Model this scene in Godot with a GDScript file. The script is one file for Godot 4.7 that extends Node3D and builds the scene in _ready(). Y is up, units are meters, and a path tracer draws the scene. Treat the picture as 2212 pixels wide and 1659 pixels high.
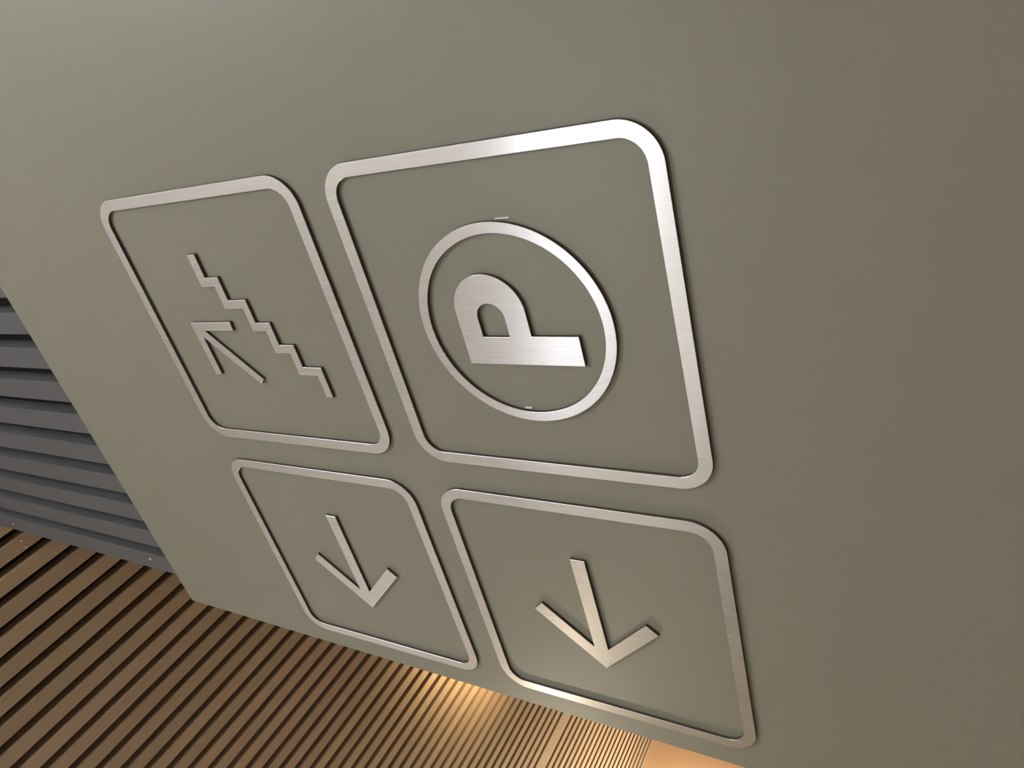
extends Node3D

# The place: a grey-green board with four brushed metal signs stands in front of a wall clad in dark
# vertical slats, under a ceiling of wooden slats. The camera is close, low and tilted up to the left.
# Sign drawings are in modules of S metres; (u, v) = (0, 0) is the middle of the four signs.
const S := 0.25                      # one module: the distance between neighbouring sign edges
const EYE := Vector3(0.3440, 1.5, 0.3938)
const TOP := 1.5 + 1.6563 * 0.25     # height of v = 0
const THICK := 0.0027                # metal plates
const FACE := 0.0023                 # front of the board
const CEIL := 3.365                  # underside of the wooden slats
const SPLIT := 0.25                  # z where the wooden slats give way to the white ceiling
const PITCH := 0.0589                # slat to slat, ceiling and cladding alike

# light strengths
const E_FAR := 0.85        # downlight farthest from the board (the spark on the frame)
const E_LEFT := 0.16       # downlight left of the camera
const E_RIGHT_FILL := 1.9      # added fill downlight right of the camera
const E_WALL_FILL := 5.3       # added linear fill uplight on the right wall
const E_MID_FILL := 0.24        # added hanging fill uplight, out of view
const E_FRONT_FILL := 2.0      # added hanging fill uplight near the back wall
const E_WARM := 1.8       # pendant uplight behind the board
const E_HALL_FILL := 4.5       # added fill downlight nearest the tan wall
const E_TAN_FILL := 7.3        # added linear fill uplight on the tan wall
const WHITE := Color(0.93, 0.955, 1.0)
const WARM := Color(1.0, 0.94, 0.84)

var taken := {}
var M := {}

func _ready() -> void:
	# ---- camera, sky, exposure ----
	var cam := Camera3D.new()
	cam.name = "camera"
	cam.keep_aspect = Camera3D.KEEP_HEIGHT
	cam.fov = rad_to_deg(2.0 * atan(829.5 / 1636.28))
	cam.near = 0.02
	cam.far = 60.0
	cam.transform = Transform3D(Basis(
		Vector3(-0.248191, -0.847808, -0.468639),
		Vector3(0.853041, 0.037969, -0.520460),
		Vector3(0.459045, -0.528942, 0.713792)).orthonormalized(), EYE)
	add_child(cam)
	cam.current = true

	var we := WorldEnvironment.new()
	we.name = "world_environment"
	var env := Environment.new()
	env.background_mode = Environment.BG_COLOR
	env.background_color = Color(0.02, 0.02, 0.02)
	env.tonemap_mode = Environment.TONE_MAPPER_LINEAR
	env.tonemap_exposure = 1.0
	env.sdfgi_enabled = true
	env.ssao_enabled = true
	env.ssil_enabled = true
	we.environment = env
	add_child(we)

	make_materials()
	room()
	lamps()
	cladding()
	wood_ceiling()
	board()
	stairs_sign()
	parking_sign()
	arrow_sign("arrow_sign", "square metal sign with a plain arrow, beside the staircase sign at the board's corner", Vector2(-0.5593, 0.5593), -0.005)
	arrow_sign("arrow_sign", "square metal sign with a plain arrow, beside the circled letter P sign", Vector2(-0.5593, -0.5593), 0.004)

# ---------------------------------------------------------------- naming
func numbered(called: String) -> String:
	if not taken.has(called):
		taken[called] = 0
		return called
	taken[called] += 1
	return "%s_%03d" % [called, taken[called]]

func thing(called: String, label: String, category: String, at := Vector3.ZERO, group := "") -> Node3D:
	var o := Node3D.new()
	o.name = numbered(called)
	o.position = at
	add_child(o)
	o.set_meta("label", label)
	o.set_meta("category", category)
	if group:
		o.set_meta("group", group)
	return o

func mesh_of(st: SurfaceTool) -> ArrayMesh:
	return st.commit()

func part(called: String, mesh: Mesh, mat: Material, parent: Node, at := Vector3.ZERO) -> MeshInstance3D:
	var o := MeshInstance3D.new()
	o.name = called
	o.mesh = mesh
	if mat:
		o.material_override = mat
	o.position = at
	parent.add_child(o, true)
	return o

func struct(called: String, mesh: Mesh, mat: Material, at := Vector3.ZERO, label := "") -> MeshInstance3D:
	var o := part(numbered(called), mesh, mat, self, at)
	o.set_meta("kind", "structure")
	if label:
		o.set_meta("label", label)
	return o

# ---------------------------------------------------------------- mesh helpers
func begin() -> SurfaceTool:
	var st := SurfaceTool.new()
	st.begin(Mesh.PRIMITIVE_TRIANGLES)
	return st

# one triangle, wound so that its front looks along n; uv from the wall plane (x, y)
func tri(st: SurfaceTool, a: Vector3, b: Vector3, c: Vector3, n: Vector3) -> void:
	if (b - a).cross(c - a).length_squared() < 1e-20:
		return
	if (b - a).cross(c - a).dot(n) > 0.0:
		var t := b
		b = c
		c = t
	for p: Vector3 in [a, b, c]:
		st.set_normal(n.normalized())
		st.set_uv(Vector2(p.x, p.y) * 4.0)
		st.add_vertex(p)

func quad(st: SurfaceTool, a: Vector3, b: Vector3, c: Vector3, d: Vector3, n: Vector3) -> void:
	tri(st, a, b, c, n)
	tri(st, a, c, d, n)

# a bar of w (x) by h (y) with chamfered long edges, its length along z; centred
func bar(w: float, h: float, l: float, ch: float) -> ArrayMesh:
	var st := begin()
	var x := w / 2
	var y := h / 2
	var z := l / 2
	var p: Array[Vector2] = [Vector2(x - ch, -y), Vector2(x, -y + ch), Vector2(x, y - ch), Vector2(x - ch, y),
		Vector2(-x + ch, y), Vector2(-x, y - ch), Vector2(-x, -y + ch), Vector2(-x + ch, -y)]
	for i in 8:
		var a := p[i]
		var b := p[(i + 1) % 8]
		var n := Vector3(b.y - a.y, a.x - b.x, 0)
		quad(st, Vector3(a.x, a.y, -z), Vector3(b.x, b.y, -z), Vector3(b.x, b.y, z), Vector3(a.x, a.y, z), n)
	for s: float in [-1.0, 1.0]:
		for i in range(1, 7):
			tri(st, Vector3(p[0].x, p[0].y, s * z), Vector3(p[i].x, p[i].y, s * z), Vector3(p[i + 1].x, p[i + 1].y, s * z), Vector3(0, 0, s))
	return st.commit()

func block(size: Vector3) -> BoxMesh:
	var b := BoxMesh.new()
	b.size = size
	return b

# a plate with a back at z = 0 and a face at z = THICK; loops run counter-clockwise outside, clockwise
# round holes; the face is given as polygons of [loop, index]; edges have a small chamfer
func plate(loops: Array, faces: Array, at: Vector2, face_mat: Material, edge_mat: Material, thick := THICK, ch := 0.00018) -> ArrayMesh:
	var st := begin()
	var ed := begin()
	var inset := []
	for lp: PackedVector2Array in loops:
		var n := lp.size()
		var q := PackedVector2Array()
		for i in n:
			var e0 := (lp[i] - lp[(i - 1 + n) % n]).normalized()
			var e1 := (lp[(i + 1) % n] - lp[i]).normalized()
			var n0 := Vector2(-e0.y, e0.x)
			var n1 := Vector2(-e1.y, e1.x)
			q.append(lp[i] + (n0 + n1) * (ch / maxf(0.3, 1.0 + n0.dot(n1))))
		inset.append(q)
		for i in n:
			var j := (i + 1) % n
			var e := (lp[j] - lp[i]).normalized()
			var out := Vector3(e.y, -e.x, 0)
			quad(ed, v3(lp[i] - at, 0), v3(lp[j] - at, 0), v3(lp[j] - at, thick - ch), v3(lp[i] - at, thick - ch), out)
			quad(st, v3(lp[i] - at, thick - ch), v3(lp[j] - at, thick - ch), v3(q[j] - at, thick), v3(q[i] - at, thick), out + Vector3(0, 0, 1))
	for f: PackedInt32Array in faces:
		# f = triangles, each corner as loop * 1000 + index
		for k in range(0, f.size(), 3):
			var p: Array[Vector3] = []
			for o in 3:
				p.append(v3(inset[f[k + o] / 1000][f[k + o] % 1000] - at, thick))
			tri(st, p[0], p[1], p[2], Vector3(0, 0, 1))
	var m := st.commit()
	ed.commit(m)
	m.surface_set_material(0, face_mat)
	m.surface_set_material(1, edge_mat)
	return m

func v3(p: Vector2, z: float) -> Vector3:
	return Vector3(p.x, p.y, z)

# the wall plane: modules to metres
func w2(u: float, v: float) -> Vector2:
	return Vector2(u * S, TOP + v * S)

func on_wall(pts: Array) -> PackedVector2Array:
	var r := PackedVector2Array()
	for p: Vector2 in pts:
		r.append(w2(p.x, p.y))
	return r

# a simple polygon (counter-clockwise) as a plate
func poly_plate(pts: Array, at: Vector2) -> ArrayMesh:
	var lp := on_wall(pts)
	if Geometry2D.is_polygon_clockwise(lp):
		lp.reverse()
	var t := Geometry2D.triangulate_polygon(lp)
	return plate([lp], [t], at, M.metal, M.shaded_cut)

# a band between an outer and an inner loop with as many points
func band_plate(outer: Array, inner: Array, at: Vector2) -> ArrayMesh:
	var a := on_wall(outer)
	var b := on_wall(inner)
	var n := a.size()
	var hole := PackedVector2Array()
	for i in n:
		hole.append(b[n - 1 - i])
	var t := PackedInt32Array()
	for i in n:
		var j := (i + 1) % n
		var hi := 1000 + n - 1 - i
		var hj := 1000 + n - 1 - j
		t.append_array([i, j, hj, i, hj, hi])
	return plate([a, hole], [t], at, M.metal, M.shaded_cut)

func round_square(c: Vector2, half: float, r: float, steps := 14) -> Array:
	var p := []
	for k in 4:
		var s: Vector2 = [Vector2(1, 1), Vector2(-1, 1), Vector2(-1, -1), Vector2(1, -1)][k]
		for i in steps + 1:
			var t := (k + float(i) / steps) * PI / 2
			p.append(c + s * (half - r) + Vector2(cos(t), sin(t)) * r)
	return p

func circle(c: Vector2, r: float, steps := 96) -> Array:
	var p := []
	for i in steps:
		p.append(c + Vector2.from_angle(TAU * i / steps) * r)
	return p

# a lathed shape: profile of (radius, y)
func lathe(prof: Array, steps := 32) -> ArrayMesh:
	var st := begin()
	for k in prof.size() - 1:
		var a: Vector2 = prof[k]
		var b: Vector2 = prof[k + 1]
		var n2 := Vector2(b.y - a.y, a.x - b.x)
		for i in steps:
			var t0 := TAU * i / steps
			var t1 := TAU * (i + 1) / steps
			var d := Vector3(cos((t0 + t1) / 2), 0, sin((t0 + t1) / 2))
			quad(st, Vector3(a.x * cos(t0), a.y, a.x * sin(t0)), Vector3(a.x * cos(t1), a.y, a.x * sin(t1)),
				Vector3(b.x * cos(t1), b.y, b.x * sin(t1)), Vector3(b.x * cos(t0), b.y, b.x * sin(t0)), d * n2.x + Vector3(0, n2.y, 0))
	return st.commit()

# ---------------------------------------------------------------- materials
func solid(color: Color, rough: float, metal := 0.0) -> StandardMaterial3D:
	var m := StandardMaterial3D.new()
	m.albedo_color = color
	m.roughness = rough
	m.metallic = metal
	return m

func make_materials() -> void:
	var rng := RandomNumberGenerator.new()
	rng.seed = 7
	# brushed metal: fine scratches that run up and down the wall, drawn as roughness and tone
	var n := 512
	var rough := Image.create(n, n, false, Image.FORMAT_RGB8)
	var tone := Image.create(n, n, false, Image.FORMAT_RGB8)
	for x in n:
		var a := rng.randf()
		var b := rng.randf()
		var y := 0
		while y < n:
			var run := rng.randi_range(60, 240)
			for k in mini(run, n - y):
				var r := 0.94 + 0.06 * (0.6 * a + 0.4 * b)
				rough.set_pixel(x, y + k, Color(r, r, r))
				var g := 0.975 + 0.025 * (0.5 * a + 0.5 * b)
				tone.set_pixel(x, y + k, Color(g, g, g))
			y += run
			b = rng.randf()
	var metal := solid(Color(0.90, 0.885, 0.87), 0.28, 1.0)
	metal.roughness_texture = ImageTexture.create_from_image(rough)
	metal.albedo_texture = ImageTexture.create_from_image(tone)
	metal.uv1_scale = Vector3(1, 1, 1)
	metal.anisotropy_enabled = true
	metal.anisotropy = 0.55
	M.metal = metal
	# the board: satin lacquer with a very fine orange peel
	var fine := FastNoiseLite.new()
	fine.seed = 3
	fine.frequency = 0.06
	var peel := NoiseTexture2D.new()
	peel.noise = fine
	peel.width = 256
	peel.height = 256
	peel.seamless = true
	peel.as_normal_map = true
	peel.bump_strength = 0.6
	var lacquer := solid(Color(0.528, 0.514, 0.450), 0.38)
	lacquer.normal_enabled = true
	lacquer.normal_texture = peel
	lacquer.normal_scale = 0.15
	lacquer.uv1_triplanar = true
	lacquer.uv1_scale = Vector3(12, 12, 12)
	M.board = lacquer
	# wood: streaks along the slats
	var wood := Image.create(256, 256, false, Image.FORMAT_RGB8)
	var g1 := FastNoiseLite.new()
	g1.seed = 11
	g1.frequency = 0.02
	for x in 256:
		for y in 256:
			var c := cos(TAU * x / 256.0) * 40.0
			var s := sin(TAU * x / 256.0) * 40.0
			var cy := cos(TAU * y / 256.0) * 14.0
			var sy := sin(TAU * y / 256.0) * 14.0
			var t := 0.5 + 0.5 * g1.get_noise_3d(c * 4.0 + cy, s * 4.0 + sy, cy - sy)
			wood.set_pixel(x, y, Color(0.65, 0.575, 0.47).lerp(Color(0.68, 0.602, 0.494), t))
	var wt := ImageTexture.create_from_image(wood)
	for k in 3:
		var m := solid(Color(1, 1, 1) * [1.0, 0.97, 0.94][k], 0.7)
		m.albedo_texture = wt
		m.uv1_triplanar = true
		m.uv1_world_triplanar = true
		m.uv1_scale = Vector3(6.0, 6.0, 0.7)
		m.uv1_offset = Vector3(0.3 * k, 0.2 * k, 0.1 * k)
		M["wood%d" % k] = m
	M.shaded_cut = solid(Color(0.31, 0.275, 0.27), 0.6)  # cut sides of the plates, darkened to stand in for their shade
	M.slat = solid(Color(0.40, 0.40, 0.415), 0.5)
	M.backing = solid(Color(0.10, 0.085, 0.075), 0.9)
	M.tan = solid(Color(0.94, 0.79, 0.63), 0.8)
	M.plaster = solid(Color(0.90, 0.89, 0.86), 0.85)
	M.wall = solid(Color(0.80, 0.78, 0.73), 0.85)
	M.floor = solid(Color(0.66, 0.64, 0.61), 0.4)
	M.dark = solid(Color(0.12, 0.12, 0.12), 0.5)
	M.white = solid(Color(0.9, 0.9, 0.88), 0.5)
	M.chrome = solid(Color(0.9, 0.86, 0.76), 0.12, 1.0)
	var tape := solid(Color(0.95, 0.95, 1.0), 0.12)
	M.tape = tape
	var glow := solid(Color(1, 0.95, 0.85), 0.4)
	glow.emission_enabled = true
	glow.emission = WHITE
	glow.emission_energy_multiplier = 2.0
	M.glow = glow
	var warm := solid(Color(1, 0.9, 0.7), 0.4)
	warm.emission_enabled = true
	warm.emission = WARM
	warm.emission_energy_multiplier = 2.0
	M.warm = warm

# ---------------------------------------------------------------- the setting
func room() -> void:
	struct("floor", block(Vector3(6.2, 0.1, 9.4)), M.floor, Vector3(-1.4785, -0.05, 0.4))
	struct("wall_left", block(Vector3(0.1, 3.6, 5.0)), M.tan, Vector3(-4.507, 1.8, -1.8), "plain tan wall beyond the end of the wooden slats")
	struct("wall_left", block(Vector3(0.1, 3.6, 4.4)), M.wall, Vector3(-4.507, 1.8, 2.9), "white stretch of the left wall in front of the slats")  # unseen stretch, coloured white to send neutral light onto the signs
	struct("wall_right", block(Vector3(0.1, 3.6, 9.4)), M.wall, Vector3(1.55, 1.8, 0.4))
	struct("wall_back", block(Vector3(5.957, 3.6, 0.1)), M.wall, Vector3(-1.4785, 1.8, 5.05))
	struct("wall_far", block(Vector3(5.957, 3.6, 0.1)), M.tan, Vector3(-1.4785, 1.8, -4.25))
	struct("ceiling", block(Vector3(5.957, 0.1, 5.0 - SPLIT)), M.plaster, Vector3(-1.4785, CEIL + 0.05, (5.0 + SPLIT) / 2), "plain white ceiling in front of the sign board")

# a recessed fitting with one round lens, or with a row of small ones
func downlight(called: String, label: String, at: Vector3, energy: float, lenses: int, radius: float, aim: Vector3, color := WHITE) -> void:
	var t := thing(called, label, "ceiling lamp", at)
	if lenses > 1:
		part("trim_plate", bar(0.085 * lenses + 0.02, 0.008, 0.08, 0.002), M.white, t, Vector3(0, -0.001, 0))
	for k in lenses:
		var x := (k - (lenses - 1) / 2.0) * 0.085
		part("trim_ring", lathe([Vector2(radius, -0.006), Vector2(radius + 0.004, -0.009), Vector2(radius + 0.012, 0.0)]), M.white, t, Vector3(x, 0, 0))
		part("lens", lathe([Vector2(0.0001, -0.0075), Vector2(radius, -0.007)]), M.glow, t, Vector3(x, 0, 0))
		var l := SpotLight3D.new()
		l.name = "beam"
		l.light_color = color
		l.light_energy = energy / lenses
		l.light_size = radius
		l.spot_range = 12.0
		l.spot_attenuation = 2.0
		l.spot_angle = 75.0
		l.spot_angle_attenuation = 1.0
		l.shadow_enabled = true
		t.add_child(l, true)
		l.look_at_from_position(at + Vector3(x, -0.012 - radius, 0), aim, Vector3(0, 0, 1))

func lamps() -> void:
	downlight("downlight", "round downlight in the white ceiling, farthest from the board", Vector3(-0.45, CEIL, 3.30), E_FAR, 1, 0.04, Vector3(0.0, 1.0, 1.0))
	downlight("downlight", "row of three small round lenses in the white ceiling, left of the camera", Vector3(-1.37, CEIL, 2.63), E_LEFT, 3, 0.022, Vector3(-0.4, 1.0, 1.0))
	downlight("downlight", "added round fill downlight in the white ceiling, near the right-hand wall", Vector3(1.0, CEIL, 1.3), E_RIGHT_FILL, 1, 0.04, Vector3(0.8, 0.0, 1.0))  # unseen lamp, added to brighten the board from the right
	downlight("downlight", "added round fill downlight in the white ceiling, nearest the tan wall", Vector3(-3.1, CEIL, 0.8), E_HALL_FILL, 1, 0.04, Vector3(-2.8, 0.0, 0.0), WARM)  # unseen lamp, added to warm the slats by bounce off the floor
	fill_uplight("added narrow fill uplight along the top of the right-hand wall", Vector3(1.44, 2.6, 1.6), PI / 2, 2.0, E_WALL_FILL, WHITE, M.glow)
	fill_uplight("added linear fill uplight hanging from the white ceiling left of the camera", Vector3(-1.55, 2.75, 1.0), 0.0, 1.3, E_MID_FILL, WHITE, M.glow)
	fill_uplight("added linear fill uplight hanging from the white ceiling near the back wall", Vector3(-1.9, 2.75, 4.2), 0.0, 2.8, E_FRONT_FILL, WHITE, M.glow)
	fill_uplight("added narrow fill uplight along the tan wall under the wooden slats", Vector3(-4.17, 2.5, -0.6), PI / 2, 3.0, E_TAN_FILL, WARM, M.warm)
	# the warm lamp behind the board that lights the wooden slats from below
	var at := Vector3(-2.02, 2.86, -1.45)
	var t := thing("pendant_uplight", "bowl-shaped uplight hanging under the wooden slats behind the board", "pendant lamp", at)
	part("bowl", lathe([Vector2(0.0001, -0.07), Vector2(0.06, -0.055), Vector2(0.1, -0.02), Vector2(0.11, 0.02), Vector2(0.103, 0.02), Vector2(0.094, -0.016), Vector2(0.0001, -0.055)]), M.dark, t)
	part("lens", lathe([Vector2(0.095, -0.006), Vector2(0.0001, -0.004)]), M.warm, t)
	for k in 3:
		var d := Vector3(cos(TAU * k / 3.0), 0, sin(TAU * k / 3.0)) * 0.1065
		part("rod", lathe([Vector2(0.004, 0.01), Vector2(0.004, CEIL - at.y)], 8), M.dark, t, d)
	var l := SpotLight3D.new()
	l.name = "beam"
	l.light_color = Color(1.0, 0.86, 0.66)
	l.light_energy = E_WARM
	l.light_size = 0.06
	l.spot_range = 8.0
	l.spot_attenuation = 2.0
	l.spot_angle = 60.0
	l.spot_angle_attenuation = 1.0
	l.shadow_enabled = true
	t.add_child(l)
	l.position = Vector3(0, 0.03, 0)
	l.rotation = Vector3(PI / 2, 0, 0)

func fill_uplight(label: String, at: Vector3, turn: float, length: float, energy: float, color: Color, glow: Material) -> void:  # unseen uplights, added to brighten ceiling, tan wall and metal reflections
	var t := thing("added_uplight", label, "wall lamp", at)
	t.rotation.y = turn
	var hb := bar(0.11, 0.06, length, 0.004)
	var h := part("housing", hb, M.white, t, Vector3.ZERO)
	h.rotation.y = PI / 2
	for x: float in [-length * 0.4, length * 0.4]:
		if turn == 0.0:
			part("rod", lathe([Vector2(0.004, 0.03), Vector2(0.004, CEIL - at.y)], 8), M.white, t, Vector3(x, 0, 0))
		else:
			part("bracket", block(Vector3(0.03, 0.02, 0.25)), M.white, t, Vector3(x, 0, 0.13 * signf(at.x)))
	part("lens", block(Vector3(length - 0.04, 0.004, 0.08)), glow, t, Vector3(0, 0.031, 0))
	var l := AreaLight3D.new()
	l.name = "beam"
	l.light_color = color
	l.light_energy = energy
	l.area_size = Vector2(length - 0.04, 0.08)
	l.area_range = 10.0
	l.area_attenuation = 2.0
	l.shadow_enabled = true
	t.add_child(l)
	l.position = Vector3(0, 0.038, 0)
	l.rotation = Vector3(PI / 2, 0, 0)

# dark vertical slats on the wall behind the board
func cladding() -> void:
	var wl := -0.3995
	var wall := struct("wall_front", block(Vector3(1.5 - wl, 3.365, 0.12)), M.backing, Vector3((1.5 + wl) / 2, 3.365 / 2, -0.186), "wall of dark grey vertical slats behind the top of the board")
	var shape := bar(PITCH - 0.023, 0.025, 3.36, 0.0009)
	var last := bar(0.0379, 0.025, 3.36, 0.0009)
	for k in range(-24, 8):
		# the right edge of gap k
		var right := 0.0737 - k * PITCH - 0.023
		var w := 0.0379 if k == 7 else PITCH - 0.023
		var s := part("slat", last if k == 7 else shape, M.slat, wall, Vector3(right - w / 2 - wall.position.x, 0.0, 0.0725))
		s.rotation.x = PI / 2
		if k == 7:
			screw(s, Vector3(-0.0005, 0.0125, -(3.2303 - 1.6825)), Vector3(0, 1, 0))
			screw(s, Vector3(0.0055, 0.0125, -(2.737 - 1.6825)), Vector3(0, 1, 0))

func screw(parent: Node3D, at: Vector3, up: Vector3) -> void:
	var m := lathe([Vector2(0.0032, 0.0), Vector2(0.0030, 0.0008), Vector2(0.0018, 0.0016), Vector2(0.0001, 0.0019)], 16)
	var o := part("screw_head", m, M.chrome, parent, at)
	if up.y < 0:
		o.rotation.x = PI

func wood_ceiling() -> void:
	var z0 := -4.2
	var z1 := SPLIT
	var board_c := struct("ceiling", block(Vector3(5.957, 0.08, z1 - z0)), M.backing, Vector3(-1.4785, CEIL + 0.075, (z0 + z1) / 2), "ceiling of parallel wooden slats with dark gaps")
	var w := PITCH - 0.0225
	var shape := bar(w, 0.035, z1 - z0, 0.0009)
	var wide := bar(w + PITCH, 0.035, z1 - z0, 0.0009)
	var joint := -0.1365
	var near := bar(w, 0.035, z1 - joint - 0.0008, 0.0009)
	var away := bar(w, 0.035, joint - z0 - 0.0008, 0.0009)
	var mid := (z0 + z1) / 2
	var y := CEIL + 0.0175 - board_c.position.y
	var k := -41
	while k < 60:
		var x := -0.9317 - (k + 0.5) * PITCH
		var wood: Material = M["wood%d" % (absi(k * 7 + k / 3) % 3)]
		if k == 37:
			part("slat", wide, wood, board_c, Vector3(x - PITCH / 2 - board_c.position.x, y, 0))
			k += 2
			continue
		if k == -1:
			part("slat", near, wood, board_c, Vector3(x - board_c.position.x, y, (z1 + joint) / 2 - mid))
			part("slat", away, wood, board_c, Vector3(x - board_c.position.x, y, (z0 + joint) / 2 - mid))
		else:
			var s := part("slat", shape, wood, board_c, Vector3(x - board_c.position.x, y, 0))
			if k == -8:
				screw(s, Vector3(0.0085, -0.0175, -0.134 - mid), Vector3(0, -1, 0))
				screw(s, Vector3(-0.0115, -0.0175, -0.134 - mid), Vector3(0, -1, 0))
			if k == 0:
				screw(s, Vector3(0.0137, -0.0175, -0.127 - mid), Vector3(0, -1, 0))
		k += 1

# the grey-green board that carries the signs
func board() -> void:
	var left := -1.1795 * S
	var top := TOP + 2.086 * S
	var right := 1.35
	var bottom := 0.04
	var t := thing("sign_board", "large plain grey-green board carrying the four metal signs", "board", Vector3((left + right) / 2, 0, FACE - 0.0125))
	var r := 0.004
	var pts := []
	for q: Array in [[Vector2(right - r, top - r), 0], [Vector2(left + r, top - r), 1], [Vector2(left + r, bottom + r), 2], [Vector2(right - r, bottom + r), 3]]:
		for i in 5:
			var a: float = (q[1] + i / 4.0) * PI / 2
			pts.append(Vector2(q[0].x - t.position.x, q[0].y) + Vector2(cos(a), sin(a)) * r)
	var lp := PackedVector2Array(pts)
	part("panel", plate([lp], [Geometry2D.triangulate_polygon(lp)], Vector2.ZERO, M.board, M.board, 0.025, 0.002), null, t, Vector3(0, 0, -0.0125))
	for x: float in [left + 0.15, right - 0.15]:
		for y: float in [0.5, top - 0.2]:
			part("bracket", block(Vector3(0.05, 0.12, 0.077)), M.dark, t, Vector3(x - t.position.x, y, -0.0125 - 0.0385))

func frame_for(t: Node3D, c: Vector2, at: Vector2) -> void:
	part("frame", band_plate(round_square(c, 0.5014, 0.105), round_square(c, 0.4614, 0.064), at), null, t)

func sign_root(called: String, label: String, c: Vector2, group := "") -> Node3D:
	var at := w2(c.x, c.y)
	return thing(called, label, "sign", Vector3(at.x, at.y, FACE), group)

func arrow_sign(called: String, label: String, c: Vector2, dv: float) -> void:
	var t := sign_root(called, label, c, "brushed metal arrow signs")
	var at := w2(c.x, c.y)
	frame_for(t, c, at)
	var p := []
	for q: Vector2 in [Vector2(-0.2475, 0), Vector2(-0.0145, 0.233), Vector2(0.0230, 0.1955), Vector2(-0.1460, 0.0265), Vector2(0.2655, 0.0265),
			Vector2(0.2655, -0.0265), Vector2(-0.1460, -0.0265), Vector2(0.0230, -0.1955), Vector2(-0.0145, -0.233)]:
		p.append(c + q + Vector2(0, dv))
	part("arrow", poly_plate(p, at), null, t)

func stairs_sign() -> void:
	var c := Vector2(0.5593, 0.5593)
	var t := sign_root("stairs_sign", "square metal sign with a staircase line and an arrow pointing up", c)
	var at := w2(c.x, c.y)
	frame_for(t, c, at)
	# the staircase: upper edge, then back along the lower edge
	var hi := [0.673, 0.604, 0.509, 0.444, 0.371, 0.283]
	var lo := [0.633, 0.567, 0.478, 0.408, 0.338, 0.2515]
	var ul := [0.718, 0.6315, 0.5455, 0.459, 0.3725]
	var ur := [0.753, 0.666, 0.578, 0.492, 0.4055]
	var p := [Vector2(0.840, 0.673)]
	for i in 5:
		p.append(Vector2(ul[i], hi[i]))
		p.append(Vector2(ul[i], hi[i + 1]))
	p.append(Vector2(0.286, 0.283))
	p.append(Vector2(0.286, 0.2515))
	for i in range(4, -1, -1):
		p.append(Vector2(ur[i], lo[i + 1]))
		p.append(Vector2(ur[i], lo[i]))
	p.append(Vector2(0.840, 0.633))
	part("stair_line", poly_plate(p, at), null, t)
	part("arrow", poly_plate([Vector2(0.581, 0.835), Vector2(0.3585, 0.832), Vector2(0.3625, 0.797), Vector2(0.521, 0.800), Vector2(0.3265, 0.5955),
		Vector2(0.3485, 0.572), Vector2(0.546, 0.774), Vector2(0.547, 0.6145), Vector2(0.582, 0.612)], at), null, t)

func parking_sign() -> void:
	var c := Vector2(0.5593, -0.5593)
	var t := sign_root("parking_sign", "square metal sign with a circled capital letter P", c)
	var at := w2(c.x, c.y)
	frame_for(t, c, at)
	var rc := Vector2(0.5565, -0.557)
	part("ring", band_plate(circle(rc, 0.3045), circle(rc, 0.2740), at), null, t)
	# the letter P: a stem, and a bowl as a band round the counter
	var m := -0.4975
	var outer := [Vector2(0.441, -0.754), Vector2(0.5305, -0.754), Vector2(0.5305, -0.6115)]
	for i in 25:
		outer.append(Vector2(0.605, m) + Vector2.from_angle(-PI / 2 + PI * i / 24.0) * 0.114)
	outer.append_array([Vector2(0.5285, -0.3835), Vector2(0.441, -0.3835), Vector2(0.441, m)])
	var hole := [Vector2(0.5285, m), Vector2(0.5285, -0.4535)]
	for i in 13:
		hole.append(Vector2(0.588, m) + Vector2.from_angle(PI / 2 - PI * i / 12.0) * 0.044)
	hole.append(Vector2(0.5285, -0.5415))
	# corners: outer 0-2 stem foot, 3-27 bowl, 28 top above the counter, 29 top left, 30 left middle;
	# counter 1000 left middle, 1001 top left, 1002-1014 bow, 1015 bottom left
	var face := PackedInt32Array([27, 28, 1001, 27, 1001, 1002, 3, 2, 1015, 3, 1015, 1014, 28, 29, 1001, 29, 30, 1001,
		30, 1000, 1001, 30, 0, 1000, 0, 1015, 1000, 0, 2, 1015, 0, 1, 2])
	for j in 12:
		var h := 1002 + j
		var o := 27 - 2 * j
		face.append_array([h, o, o - 1, h, o - 1, h + 1, h + 1, o - 1, o - 2])
	part("letter_p", plate([on_wall(outer), on_wall(hole)], [face], at, M.metal, M.shaded_cut), null, t)
	# two small clear mounting tabs that peep out under the ring
	part("mounting_tab", block(Vector3(0.0008, 0.0105, 0.0008)), M.tape, t, Vector3((0.8645 - c.x) * S, (-0.612 - c.y) * S, 0.0004))
	part("mounting_tab", block(Vector3(0.0011, 0.006, 0.0008)), M.tape, t, Vector3((0.291 - c.x) * S, (-0.533 - c.y) * S, 0.0004))
